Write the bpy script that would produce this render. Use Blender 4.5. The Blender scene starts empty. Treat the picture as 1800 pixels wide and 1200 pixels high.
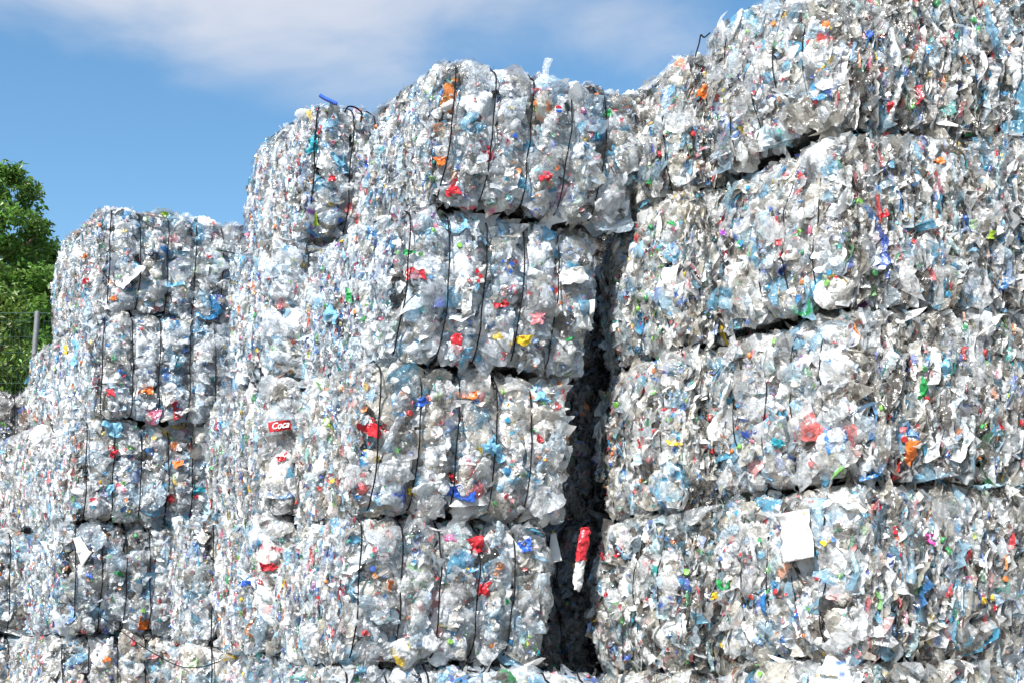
import bpy, math, random
import numpy as np
from mathutils import Matrix, Vector

random.seed(7)
SC = bpy.context.scene
COL = SC.collection
RAD = math.radians

# ------------------------------------------------------------------ camera
F_PX, PITCH, EYE = 2473.0, RAD(12.5), 0.95
cam_d = bpy.data.cameras.new('camera')
cam_d.sensor_width = 36.0
cam_d.lens = 36.0 * F_PX / 1800.0
cam_d.clip_start, cam_d.clip_end = 0.1, 3000.0
cam = bpy.data.objects.new('camera', cam_d)
cam.location = (0, 0, EYE)
cam.rotation_euler = (RAD(90) + PITCH, 0, 0)
COL.objects.link(cam)
SC.camera = cam


def ray(px, py):
    a, b = (px - 900.0) / F_PX, (600.0 - py) / F_PX
    c, s = math.cos(PITCH), math.sin(PITCH)
    return np.array([a, c - b * s, s + b * c])


def at(px, py, Y):
    d = ray(px, py)
    return np.array([0, 0, EYE]) + d * (Y / d[1])


# ------------------------------------------------------------------ materials
def nodes_of(m):
    m.use_nodes = True
    nt = m.node_tree
    nt.nodes.clear()
    return nt


def plastic_mat(name, bump=0.55, transl=0.3, clear=True, facet=0.75):
    """Crinkled PET / film. Colour per piece comes from the mesh ('Col'), its alpha and gloss from 'Prp'."""
    m = bpy.data.materials.new(name)
    nt = nodes_of(m)
    N, L = nt.nodes.new, nt.links.new
    out = N('ShaderNodeOutputMaterial')
    col = N('ShaderNodeAttribute'); col.attribute_name = 'Col'
    prp = N('ShaderNodeAttribute'); prp.attribute_name = 'Prp'
    sep = N('ShaderNodeSeparateColor'); L(prp.outputs['Color'], sep.inputs[0])
    tc = N('ShaderNodeTexCoord')
    n1 = N('ShaderNodeTexNoise'); n1.inputs['Scale'].default_value = 38; n1.inputs['Detail'].default_value = 3
    n1.inputs['Distortion'].default_value = 1.2
    vo = N('ShaderNodeTexVoronoi'); vo.inputs['Scale'].default_value = 55
    L(tc.outputs['Object'], n1.inputs['Vector']); L(tc.outputs['Object'], vo.inputs['Vector'])
    add = N('ShaderNodeMath'); add.operation = 'MULTIPLY_ADD'
    L(vo.outputs['Distance'], add.inputs[0]); add.inputs[1].default_value = 0.55; L(n1.outputs['Fac'], add.inputs[2])
    bp = N('ShaderNodeBump'); bp.inputs['Strength'].default_value = bump; bp.inputs['Distance'].default_value = 0.012
    L(add.outputs[0], bp.inputs['Height'])
    # crushed film breaks into small flat facets, each tilted its own way
    dn = N('ShaderNodeTexNoise'); dn.inputs['Scale'].default_value = 14; dn.inputs['Detail'].default_value = 2
    L(tc.outputs['Object'], dn.inputs['Vector'])
    dm = N('ShaderNodeVectorMath'); dm.operation = 'MULTIPLY_ADD'
    L(dn.outputs['Color'], dm.inputs[0]); dm.inputs[1].default_value = (0.06, 0.06, 0.06); L(tc.outputs['Object'], dm.inputs[2])
    fv = N('ShaderNodeTexVoronoi'); fv.inputs['Scale'].default_value = 42; L(dm.outputs[0], fv.inputs['Vector'])
    fs = N('ShaderNodeVectorMath'); fs.operation = 'SUBTRACT'; L(fv.outputs['Color'], fs.inputs[0]); fs.inputs[1].default_value = (0.5, 0.5, 0.5)
    ge = N('ShaderNodeNewGeometry')
    fa = N('ShaderNodeVectorMath'); fa.operation = 'MULTIPLY_ADD'
    L(fs.outputs[0], fa.inputs[0]); fa.inputs[1].default_value = (facet, facet, facet); L(ge.outputs['Normal'], fa.inputs[2])
    fn = N('ShaderNodeVectorMath'); fn.operation = 'NORMALIZE'; L(fa.outputs[0], fn.inputs[0])
    L(fn.outputs[0], bp.inputs['Normal'])
    # grime: blotches of dull film that belong to the plastic
    n2 = N('ShaderNodeTexNoise'); n2.inputs['Scale'].default_value = 9; n2.inputs['Detail'].default_value = 4
    L(tc.outputs['Object'], n2.inputs['Vector'])
    mr = N('ShaderNodeMapRange'); L(n2.outputs['Fac'], mr.inputs[0])
    mr.inputs[1].default_value = 0.3; mr.inputs[2].default_value = 0.7
    mr.inputs[3].default_value = 0.80; mr.inputs[4].default_value = 1.08
    mul = N('ShaderNodeMix'); mul.data_type = 'RGBA'; mul.blend_type = 'MULTIPLY'; mul.inputs[0].default_value = 1
    L(col.outputs['Color'], mul.inputs[6]); L(mr.outputs[0], mul.inputs[7])
    pb = N('ShaderNodeBsdfPrincipled')
    L(mul.outputs[2], pb.inputs['Base Color']); L(sep.outputs[1], pb.inputs['Roughness'])
    pb.inputs['Specular IOR Level'].default_value = 0.9
    L(bp.outputs[0], pb.inputs['Normal'])
    # a shiny skin whose facets lie at steeper angles: the sharp glints of crushed film
    fc = N('ShaderNodeVectorMath'); fc.operation = 'MULTIPLY_ADD'
    L(fs.outputs[0], fc.inputs[0]); fc.inputs[1].default_value = (facet * 2.0,) * 3; L(ge.outputs['Normal'], fc.inputs[2])
    fcn = N('ShaderNodeVectorMath'); fcn.operation = 'NORMALIZE'; L(fc.outputs[0], fcn.inputs[0])
    bc = N('ShaderNodeBump'); bc.inputs['Strength'].default_value = bump; bc.inputs['Distance'].default_value = 0.012
    L(add.outputs[0], bc.inputs['Height']); L(fcn.outputs[0], bc.inputs['Normal'])
    pb.inputs['Coat Weight'].default_value = 0.8; pb.inputs['Coat Roughness'].default_value = 0.13; pb.inputs['Coat IOR'].default_value = 1.6
    L(bc.outputs[0], pb.inputs['Coat Normal'])
    tr = N('ShaderNodeBsdfTranslucent'); L(mul.outputs[2], tr.inputs[0])
    mx = N('ShaderNodeMixShader'); mx.inputs[0].default_value = transl
    L(pb.outputs[0], mx.inputs[1]); L(tr.outputs[0], mx.inputs[2])
    last = mx
    if clear:
        tp = N('ShaderNodeBsdfTransparent')
        m2 = N('ShaderNodeMixShader')
        L(sep.outputs[0], m2.inputs[0]); L(tp.outputs[0], m2.inputs[1]); L(mx.outputs[0], m2.inputs[2])
        last = m2
    L(last.outputs[0], out.inputs[0])
    return m


def simple_mat(name, rgb, rough=0.5, metal=0.0, scale=12, var=0.25, bump=0.1, transl=0.0):
    m = bpy.data.materials.new(name)
    nt = nodes_of(m)
    N, L = nt.nodes.new, nt.links.new
    out = N('ShaderNodeOutputMaterial'); pb = N('ShaderNodeBsdfPrincipled')
    tc = N('ShaderNodeTexCoord'); no = N('ShaderNodeTexNoise')
    no.inputs['Scale'].default_value = scale; no.inputs['Detail'].default_value = 5
    L(tc.outputs['Object'], no.inputs['Vector'])
    cr = N('ShaderNodeValToRGB'); L(no.outputs['Fac'], cr.inputs[0])
    cr.color_ramp.elements[0].position = 0.3; cr.color_ramp.elements[1].position = 0.7
    cr.color_ramp.elements[0].color = (*[c * (1 - var) for c in rgb], 1)
    cr.color_ramp.elements[1].color = (*[min(1, c * (1 + var)) for c in rgb], 1)
    L(cr.outputs[0], pb.inputs['Base Color'])
    pb.inputs['Roughness'].default_value = rough; pb.inputs['Metallic'].default_value = metal
    bp = N('ShaderNodeBump'); bp.inputs['Strength'].default_value = bump; bp.inputs['Distance'].default_value = 0.01
    L(no.outputs['Fac'], bp.inputs['Height']); L(bp.outputs[0], pb.inputs['Normal'])
    if transl > 0:
        tr = N('ShaderNodeBsdfTranslucent'); L(cr.outputs[0], tr.inputs[0])
        mx = N('ShaderNodeMixShader'); mx.inputs[0].default_value = transl
        L(pb.outputs[0], mx.inputs[1]); L(tr.outputs[0], mx.inputs[2]); L(mx.outputs[0], out.inputs[0])
    else:
        L(pb.outputs[0], out.inputs[0])
    return m


M_FILM = plastic_mat('crinkled clear plastic', 0.45, 0.32, facet=0.6)
M_HARD = plastic_mat('coloured plastic', 0.2, 0.12, clear=False, facet=0.25)
M_WIRE = simple_mat('black baling wire', (0.008, 0.008, 0.010), 0.7, 0.0, 60, 0.3, 0.1)
M_WIRE.node_tree.nodes['Principled BSDF'].inputs['Specular IOR Level'].default_value = 0.1
M_SHEET = simple_mat('white plastic sheet', (0.60, 0.60, 0.575), 0.5, 0, 14, 0.06, 0.5, 0.15)
M_RED = simple_mat('red plastic film', (0.47, 0.02, 0.03), 0.35, 0, 20, 0.2, 0.3, 0.1)
M_BLUE = simple_mat('blue plastic film', (0.02, 0.09, 0.42), 0.35, 0, 20, 0.2, 0.3, 0.1)
M_WHITEINK = simple_mat('white print', (0.82, 0.82, 0.80), 0.4, 0, 30, 0.04, 0.1)
M_CARD = simple_mat('brown cardboard', (0.20, 0.11, 0.055), 0.8, 0, 18, 0.3, 0.3)
M_GROUND = simple_mat('gravelly ground', (0.20, 0.18, 0.155), 0.95, 0, 3, 0.35, 0.6)
M_POST = simple_mat('galvanised steel', (0.16, 0.165, 0.17), 0.6, 0.3, 20, 0.15, 0.1)
M_NET = simple_mat('green coated wire', (0.012, 0.05, 0.03), 0.8, 0.0, 20, 0.2, 0.1)
M_BARK = simple_mat('bark', (0.10, 0.075, 0.05), 0.95, 0, 15, 0.35, 0.8)


def leaf_mat(name, rgb):
    m = bpy.data.materials.new(name)
    nt = nodes_of(m)
    N, L = nt.nodes.new, nt.links.new
    out = N('ShaderNodeOutputMaterial')
    col = N('ShaderNodeAttribute'); col.attribute_name = 'Col'
    pb = N('ShaderNodeBsdfPrincipled'); pb.inputs['Roughness'].default_value = 0.42
    L(col.outputs['Color'], pb.inputs['Base Color'])
    tr = N('ShaderNodeBsdfTranslucent')
    hs = N('ShaderNodeHueSaturation'); hs.inputs['Value'].default_value = 1.5; L(col.outputs['Color'], hs.inputs['Color'])
    L(hs.outputs[0], tr.inputs[0])
    mx = N('ShaderNodeMixShader'); mx.inputs[0].default_value = 0.35
    L(pb.outputs[0], mx.inputs[1]); L(tr.outputs[0], mx.inputs[2]); L(mx.outputs[0], out.inputs[0])
    return m


M_LEAF = leaf_mat('green leaves', None)

# ------------------------------------------------------------------ mesh helpers


def make_mesh(name, verts, quads, mat, col=None, prp=None, smooth=False, tris=None):
    me = bpy.data.meshes.new(name)
    verts = np.asarray(verts, np.float32)
    nq = 0 if quads is None else len(quads)
    ntr = 0 if tris is None else len(tris)
    me.vertices.add(len(verts))
    me.vertices.foreach_set('co', verts.ravel())
    me.loops.add(nq * 4 + ntr * 3)
    me.polygons.add(nq + ntr)
    li = []
    if nq: li.append(np.asarray(quads, np.int32).ravel())
    if ntr: li.append(np.asarray(tris, np.int32).ravel())
    me.loops.foreach_set('vertex_index', np.concatenate(li))
    st = np.concatenate([np.arange(nq) * 4, nq * 4 + np.arange(ntr) * 3]).astype(np.int32)
    me.polygons.foreach_set('loop_start', st)
    me.polygons.foreach_set('use_smooth', np.broadcast_to(np.asarray(smooth, bool), (nq + ntr,)).copy())
    me.update(calc_edges=True)
    for nm, a in (('Col', col), ('Prp', prp)):
        if a is not None:
            at_ = me.attributes.new(nm, 'FLOAT_COLOR', 'POINT')
            rgba = np.ones((len(verts), 4), np.float32)
            rgba[:, :3] = a
            at_.data.foreach_set('color', rgba.ravel())
    me.materials.append(mat)
    return me


def link(name, me, parent=None, loc=(0, 0, 0)):
    o = bpy.data.objects.new(name, me)
    o.location = loc
    if parent is not None:
        o.parent = parent
    COL.objects.link(o)
    return o


def tag(o, label, cat, group=None):
    o['label'] = label
    o['category'] = cat
    if group:
        o['group'] = group
    return o


def struct(o):
    o['kind'] = 'structure'
    return o


def hash3(ix, iy, iz, seed):
    h = (ix.astype(np.int64) * 374761393 + iy.astype(np.int64) * 668265263 + iz.astype(np.int64) * 2147483647 + seed * 974711) & 0x7fffffff
    h = ((h ^ (h >> 13)) * 1274126177) & 0x7fffffff
    h = (h ^ (h >> 16)) & 0xffff
    return h / 65535.0


def noise3(p, freq, seed):
    """Value noise, -1..1."""
    q = p * freq + 100.0
    i = np.floor(q).astype(np.int64)
    f = q - i
    f = f * f * (3 - 2 * f)
    r = 0
    for dx in (0, 1):
        wx = f[:, 0] if dx else 1 - f[:, 0]
        for dy in (0, 1):
            wy = f[:, 1] if dy else 1 - f[:, 1]
            for dz in (0, 1):
                wz = f[:, 2] if dz else 1 - f[:, 2]
                r = r + wx * wy * wz * hash3(i[:, 0] + dx, i[:, 1] + dy, i[:, 2] + dz, seed)
    return r * 2 - 1


def unit(a):
    return a / np.maximum(np.linalg.norm(a, axis=-1, keepdims=True), 1e-9)


class Soup:
    """Collects vertices, quads and per-vertex colour / properties."""

    def __init__(s):
        s.v, s.q, s.c, s.p, s.f, s.n = [], [], [], [], [], 0

    def add(s, v, q, c, p, smooth=False):
        s.f.append(np.full(len(q), smooth))
        s.v.append(v); s.q.append(q + s.n); s.c.append(c); s.p.append(p); s.n += len(v)

    def arrays(s):
        return np.concatenate(s.v), np.concatenate(s.q), np.concatenate(s.c), np.concatenate(s.p), np.concatenate(s.f)


def grid_quads(n, nu, nv):
    a = (np.arange(nu - 1)[:, None] * nv + np.arange(nv - 1)[None, :]).ravel()
    base = np.stack([a, a + nv, a + nv + 1, a + 1], 1)
    return (base[None] + (np.arange(n) * nu * nv)[:, None, None]).reshape(-1, 4)


def patches(rng, C, U, V, N, nu, nv, bend, jit, taper=0.35, dome=0.0):
    """n crumpled sheets of nu x nv points: centre, two half vectors, normal."""
    n = len(C)
    a = np.linspace(-1, 1, nu)[None, :, None]
    b = np.linspace(-1, 1, nv)[None, None, :]
    ra = rng.normal(0, 1, (n, 6, 1, 1))
    size = (np.linalg.norm(U, axis=1) + np.linalg.norm(V, axis=1)) * 0.5
    aa = a * (1 + taper * ra[:, 0] * b * 0.8 + 0.15 * ra[:, 1] * b * b) + rng.normal(0, 0.16, (n, nu, nv)) / (nu - 1) * 2
    bb = b * (1 + taper * ra[:, 2] * a * 0.8) + rng.normal(0, 0.16, (n, nu, nv)) / (nv - 1) * 2
    # round the corners unevenly
    k = 1 - 0.22 * (a * a * b * b) * rng.uniform(0, 1.6, (n, 1, 1))
    aa = aa * k; bb = bb * k
    h = bend * (ra[:, 3] * (aa * aa - 0.4) + ra[:, 4] * (bb * bb - 0.4) + ra[:, 5] * aa * bb * 0.8)
    # a few creases across each sheet
    for _ in range(2):
        an = rng.uniform(0, math.pi, (n, 1, 1)); of = rng.uniform(-0.6, 0.6, (n, 1, 1))
        h = h - rng.normal(0, 0.5, (n, 1, 1)) * bend * np.abs(np.cos(an) * aa + np.sin(an) * bb - of)
    h = h + rng.normal(0, 1, (n, nu, nv)) * jit
    if dome:
        h = h - dome * rng.uniform(0.5, 1.5, (n, 1, 1)) * (np.maximum(np.abs(aa), np.abs(bb)) ** 2.4)
    P = (C[:, None, None, :] + aa[..., None] * U[:, None, None, :] + bb[..., None] * V[:, None, None, :]
         + (h * size[:, None, None])[..., None] * N[:, None, None, :])
    return P.reshape(-1, 3), grid_quads(n, nu, nv)


# ------------------------------------------------------------------ colours of the plastic
VIVID = np.array([
    [0.60, 0.02, 0.03], [0.62, 0.05, 0.04], [0.48, 0.01, 0.03], [0.02, 0.08, 0.42], [0.02, 0.18, 0.48],
    [0.03, 0.25, 0.50], [0.02, 0.32, 0.10], [0.15, 0.45, 0.08], [0.02, 0.33, 0.30], [0.72, 0.50, 0.03],
    [0.75, 0.22, 0.03], [0.60, 0.12, 0.22], [0.10, 0.22, 0.55], [0.02, 0.02, 0.025], [0.22, 0.05, 0.28]])
VW = np.array([5, 3, 2, 4, 4.5, 5, 2.2, 1.6, 2.6, 1.6, 2.6, 1.4, 2, 2.5, 0.4]); VW /= VW.sum()


def colours(rng, n, vivid=0.07, blue=0.12, beige=0.2, dull=0.0, white=0.09, film=False, dark=0.035, warm=(1, 1, 1), lo=0.33, hi=0.90):
    v = lo + (hi - lo) * rng.beta(1.7, 1.4, n)
    c = np.stack([v * 0.965, v * 0.995, v * 1.025], 1)
    k = rng.random(n)
    alpha = rng.uniform(0.35, 0.92, n)
    rough = rng.uniform(0.14, 0.45, n)
    e = k < beige
    c[e] = c[e] * np.array([0.98, 0.90, 0.77]) * rng.uniform(0.55, 1.0, (e.sum(), 1))
    s = beige
    e = (k >= s) & (k < s + blue)
    c[e] = c[e] * (1 - (rng.random((e.sum(), 1)) ** 1.6 * 0.95 + 0.1) * np.array([0.86, 0.40, 0.10])) * 0.95
    s += blue
    e = (k >= s) & (k < s + white)      # white opaque film
    c[e] = np.array([0.88, 0.88, 0.87]); alpha[e] = 0.97; rough[e] = 0.4
    s += white
    e = (k >= s) & (k < s + vivid)
    ne = e.sum()
    vc = VIVID[rng.choice(len(VIVID), ne, p=VW)] * rng.uniform(0.75, 1.25, (ne, 1))
    pale = (rng.random((ne, 1)) ** 2) * 0.55
    c[e] = vc * (1 - pale) + 0.8 * pale
    alpha[e] = rng.uniform(0.8, 1.0, ne); rough[e] = rng.uniform(0.2, 0.45, ne)
    e = rng.random(n) < dark
    e &= c.max(1) - c.min(1) < 0.3
    c[e] = np.array([0.11, 0.098, 0.085]) * rng.uniform(0.35, 1.7, (e.sum(), 1)); alpha[e] = rng.uniform(0.6, 0.95, e.sum())
    if dull > 0:  # blends towards dark brown; on the gap bales this is painted shade
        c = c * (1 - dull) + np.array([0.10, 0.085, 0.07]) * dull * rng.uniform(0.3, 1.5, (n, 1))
    if film:
        alpha = rng.uniform(0.12, 0.4, n); rough = rng.uniform(0.08, 0.22, n); c = c ** 0.5
    c = c * np.array(warm)
    prp = np.stack([alpha, rough, np.zeros(n)], 1)
    return np.clip(c, 0.004, 0.92), prp


# ------------------------------------------------------------------ small parts shared by all bales
def cap_mesh(rgb, i):
    n, R, H = 20, 0.0155, 0.017
    prof = [(0.0, 0), (R * 0.82, 0), (R, 0.0035), (R, H - 0.003), (R * 0.92, H), (0, H)]
    verts, quads = [], []
    for k, (r, z) in enumerate(prof):
        for j in range(n):
            t = 2 * math.pi * j / n
            rr = r * (1 + (0.05 if j % 2 and 1 < k < 4 else 0))
            verts.append((rr * math.cos(t), rr * math.sin(t), z))
    for k in range(len(prof) - 1):
        for j in range(n):
            quads.append((k * n + j, k * n + (j + 1) % n, (k + 1) * n + (j + 1) % n, (k + 1) * n + j))
    c = np.tile(np.array(rgb), (len(verts), 1))
    return make_mesh('bottle_cap', verts, quads, M_HARD, c, np.tile([1, 0.35, 0], (len(verts), 1)))


CAPS = [cap_mesh(c, i) for i, c in enumerate([(0.60, 0.02, 0.02), (0.02, 0.10, 0.45), (0.03, 0.30, 0.07), (0.75, 0.75, 0.73),
        (0.75, 0.50, 0.03), (0.72, 0.20, 0.03), (0.03, 0.28, 0.48), (0.20, 0.45, 0.06)])]


def scrap_mesh(rgb, rgb2, seed):
    rng = np.random.default_rng(seed)
    nu, nv = 9, 7
    s = 0.032
    v, q = patches(rng, np.zeros((1, 3)), np.array([[s, 0, 0]]), np.array([[0, s * rng.uniform(0.5, 1.0), 0]]), np.array([[0, 0, 1.0]]), nu, nv, 0.22, 0.09)
    c = np.tile(np.array(rgb), (len(v), 1))
    k = noise3(v, 45, seed) > 0.15
    c[k] = np.array(rgb2)
    return make_mesh('wrapper_scrap', v, q, M_HARD, c, np.tile([1, 0.3, 0], (len(v), 1)))


WH = (0.8, 0.8, 0.79)
SCRAPS = [scrap_mesh(a, b, 40 + i) for i, (a, b) in enumerate([
    ((0.60, 0.02, 0.03), WH), ((0.6, 0.03, 0.03), (0.5, 0.01, 0.02)), (WH, (0.62, 0.04, 0.04)), (WH, (0.03, 0.12, 0.5)),
    ((0.02, 0.09, 0.42), WH), ((0.03, 0.25, 0.5), (0.02, 0.15, 0.4)), ((0.03, 0.35, 0.1), WH), ((0.75, 0.5, 0.03), (0.6, 0.05, 0.03)),
    ((0.75, 0.22, 0.03), WH), ((0.04, 0.36, 0.36), (0.3, 0.55, 0.55)), (WH, (0.04, 0.4, 0.12)), ((0.55, 0.1, 0.2), WH),
    ((0.25, 0.48, 0.08), (0.75, 0.6, 0.05)), ((0.03, 0.3, 0.55), WH), ((0.6, 0.03, 0.03), (0.6, 0.04, 0.05)), ((0.03, 0.03, 0.04), (0.1, 0.1, 0.1))])]


def bottle_mesh(rgb, alpha, seed, length=0.21, R=0.033):
    """A crushed drinks bottle lying along x: neck, shoulder, ribbed wall, base, all flattened and dented."""
    rng = np.random.default_rng(seed)
    prof = [(0, 0.0), (0, 0.012), (0.006, 0.0125), (0.018, 0.0125), (0.022, 0.016), (0.035, 0.020), (0.055, R * 0.9), (0.07, R)]
    nrib = 9
    for k in range(nrib):
        x = 0.07 + (length - 0.09) * (k + 1) / nrib
        prof.append((x, R * (0.90 if k % 2 else 1.0)))
    prof += [(length - 0.01, R * 0.98), (length, R * 0.75), (length, 0)]
    n = 14
    v = []
    for (x, r) in prof:
        for j in range(n):
            t = 2 * math.pi * j / n
            v.append((x - length / 2, r * math.cos(t) * 1.25, r * math.sin(t)))
    v = np.array(v)
    neck = np.clip((v[:, 0] + length / 2) / 0.06, 0, 1)
    v[:, 2] *= 1 - 0.62 * neck
    d = noise3(v, 28, seed)
    v += (d * neck * 0.011)[:, None] * np.stack([np.zeros(len(v)), 0.7 * np.sign(v[:, 1]), np.sign(v[:, 2])], 1)
    v += rng.normal(0, 0.0016, v.shape)
    v[:, 1] += 0.25 * rng.normal() * (v[:, 0] ** 2) * 3
    q = []
    for k in range(len(prof) - 1):
        for j in range(n):
            q.append((k * n + j, k * n + (j + 1) % n, (k + 1) * n + (j + 1) % n, (k + 1) * n + j))
    c = np.tile(np.array(rgb), (len(v), 1))
    return make_mesh('crushed_bottle', v, np.array(q), M_FILM, c, np.tile([alpha, 0.16, 0], (len(v), 1)))


BOTTLES = [bottle_mesh(c, a, 70 + i, l, r) for i, (c, a, l, r) in enumerate([
    ((0.78, 0.80, 0.82), 0.6, 0.20, 0.032), ((0.80, 0.82, 0.83), 0.7, 0.24, 0.038), ((0.62, 0.76, 0.86), 0.6, 0.21, 0.033),
    ((0.30, 0.56, 0.74), 0.6, 0.18, 0.032), ((0.74, 0.76, 0.74), 0.75, 0.27, 0.042), ((0.62, 0.74, 0.80), 0.65, 0.22, 0.034),
    ((0.58, 0.76, 0.78), 0.6, 0.19, 0.031), ((0.82, 0.82, 0.80), 0.8, 0.23, 0.036)])]


def tube(path, r, ns=6):
    path = np.asarray(path, float)
    n = len(path)
    T = unit(np.gradient(path, axis=0))
    ref = np.array([0.31, 0.52, 0.13])
    A = unit(np.cross(T, np.tile(ref, (n, 1)))); B = np.cross(T, A)
    th = np.arange(ns) * 2 * math.pi / ns
    v = path[:, None] + r * (np.cos(th)[None, :, None] * A[:, None] + np.sin(th)[None, :, None] * B[:, None])
    a = np.arange(n - 1)[:, None] * ns
    j = np.arange(ns)[None]
    q = np.stack([a + j, a + (j + 1) % ns, a + ns + (j + 1) % ns, a + ns + j], -1).reshape(-1, 4)
    return v.reshape(-1, 3), q


# ------------------------------------------------------------------ a bale
FACE = {  # tangent axis, outward axis (index, sign)
    'front': (0, 1, -1), 'back': (0, 1, 1), 'left': (1, 0, -1), 'right': (1, 0, 1)}


class Bale:
    def __init__(s, corners, wires, strapped, seed, pinch=0.03, rad=0.10):
        """corners: 8 points, (bottom, top) x (near, right, back right, left)."""
        s.base = corners[:4].mean(0)
        s.K = corners - s.base
        e = s.K
        s.h = 0.5 * np.array([np.linalg.norm((e[1] + e[5] - e[0] - e[4]) / 2), np.linalg.norm((e[3] + e[7] - e[0] - e[4]) / 2),
                              np.linalg.norm((e[4:].mean(0) - e[:4].mean(0)))])
        s.wires, s.strapped, s.seed, s.pinch, s.r = wires, strapped, seed, pinch, rad
        s.rng = np.random.default_rng(seed); s.bulge = 0.055

    def warp(s, p):
        t = p / s.h
        a, b, c = (t[:, 0] + 1) / 2, (t[:, 1] + 1) / 2, (t[:, 2] + 1) / 2
        K = s.K
        w = lambda k: K[k][None]
        bot = w(0) * ((1 - a) * (1 - b))[:, None] + w(1) * (a * (1 - b))[:, None] + w(2) * (a * b)[:, None] + w(3) * ((1 - a) * b)[:, None]
        top = w(4) * ((1 - a) * (1 - b))[:, None] + w(5) * (a * (1 - b))[:, None] + w(6) * (a * b)[:, None] + w(7) * ((1 - a) * b)[:, None]
        return bot * (1 - c)[:, None] + top * c[:, None]

    def wire_u(s, frac, v):
        """tangential position of a wire at height v (local), fractions of the strapped face."""
        ax = 0 if s.strapped == 'front' else 1
        f = frac
        return (2 * f - 1) * s.h[ax] + 0.004 * np.sin(v * 5.1 + f * 40) + 0.0025 * np.sin(v * 13 + f * 70)

    def surf(s, face, u, v, w=0.0, lump=1.0):
        """point and normal on the lumpy rounded box. side faces: u along tangent, v up. top: u=x, v=y."""
        n = len(u)
        p = np.zeros((n, 3)); nrm = np.zeros((n, 3))
        if face in ('top', 'bottom'):
            sg = 1 if face == 'top' else -1
            p[:, 0], p[:, 1], p[:, 2] = u, v, sg * s.h[2]
            fn = np.array([0, 0, sg])
        else:
            ta, na, sg = FACE[face]
            p[:, ta], p[:, 2], p[:, na] = u, v, sg * s.h[na]
            fn = np.zeros(3); fn[na] = sg
        inner = np.clip(p, -(s.h - s.r), s.h - s.r)
        d = unit(p - inner + 1e-6 * fn)
        q = inner + s.r * d
        disp = lump * (0.030 * noise3(q, 3.2, s.seed) + 0.020 * noise3(q, 7.5, s.seed + 1))
        if face in FACE:
            ta, na, sg = FACE[face]
            prof = np.clip(1 - (v / s.h[2]) ** 2, 0, 1)
            disp = disp + s.bulge * (prof - 0.4)
            if face == s.strapped:
                for f in s.wires:
                    du = u - s.wire_u(f, v)
                    disp = disp - s.pinch * np.exp(-(du / 0.035) ** 2) + s.pinch * 0.55 * np.exp(-((np.abs(du) - 0.11) / 0.06) ** 2)
        elif face == 'top':
            ax = 0 if s.strapped == 'front' else 1
            t = u if ax == 0 else v
            for f in s.wires:
                disp = disp - s.pinch * np.exp(-((t - s.wire_u(f, np.full(n, s.h[2]))) / 0.035) ** 2)
        return q + d * (disp + w)[:, None] if np.ndim(w) else q + d * (disp + w)[:, None], d

    def frame(s, face):
        if face in ('top', 'bottom'):
            return np.array([1.0, 0, 0]), np.array([0, 1.0, 0])
        ta = FACE[face][0]
        t = np.zeros(3); t[ta] = 1
        return t, np.array([0, 0, 1.0])

    def spots(s, face, n, over=0.0):
        rng = s.rng
        if face in ('top', 'bottom'):
            A, B = s.h[0], s.h[1]
        else:
            A, B = s.h[FACE[face][0]], s.h[2]
        return rng.uniform(-A - over, A + over, n), rng.uniform(-B - over, B + over, n)

    def inside(s, face, u, v, m):
        A, B = (s.h[0], s.h[1]) if face in ('top', 'bottom') else (s.h[FACE[face][0]], s.h[2])
        return np.clip(u, -(A - 0.5 * m), A - 0.5 * m), np.clip(v, -(B - m), B - m)

    def area(s, face):
        if face in ('top', 'bottom'):
            return 4 * s.h[0] * s.h[1]
        return 4 * s.h[FACE[face][0]] * s.h[2]


def near_wire(b, face, u, v):
    m = np.full(len(u), 9.0)
    if face == b.strapped:
        for f in b.wires:
            m = np.minimum(m, np.abs(u - b.wire_u(f, v)))
    return m


def add_core(b, S, tint, faces=('front', 'left', 'right', 'back', 'top', 'bottom')):
    for face in faces:
        nu, nv = 26, 20
        if face in ('top', 'bottom'):
            A, B = b.h[0], b.h[1]
        else:
            A, B = b.h[FACE[face][0]], b.h[2]
        uu, vv = np.meshgrid(np.linspace(-A, A, nu), np.linspace(-B, B, nv), indexing='ij')
        p, d = b.surf(face, uu.ravel(), vv.ravel(), -0.035)
        n = len(p)
        p = p + d * (b.rng.normal(0, 0.006, n))[:, None]
        c = np.tile(np.array(tint), (n, 1)) * b.rng.uniform(0.5, 1.3, (n, 1))
        S.add(p, grid_quads(1, nu, nv), c, np.tile([1.0, 0.45, 0], (n, 1)))


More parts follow.
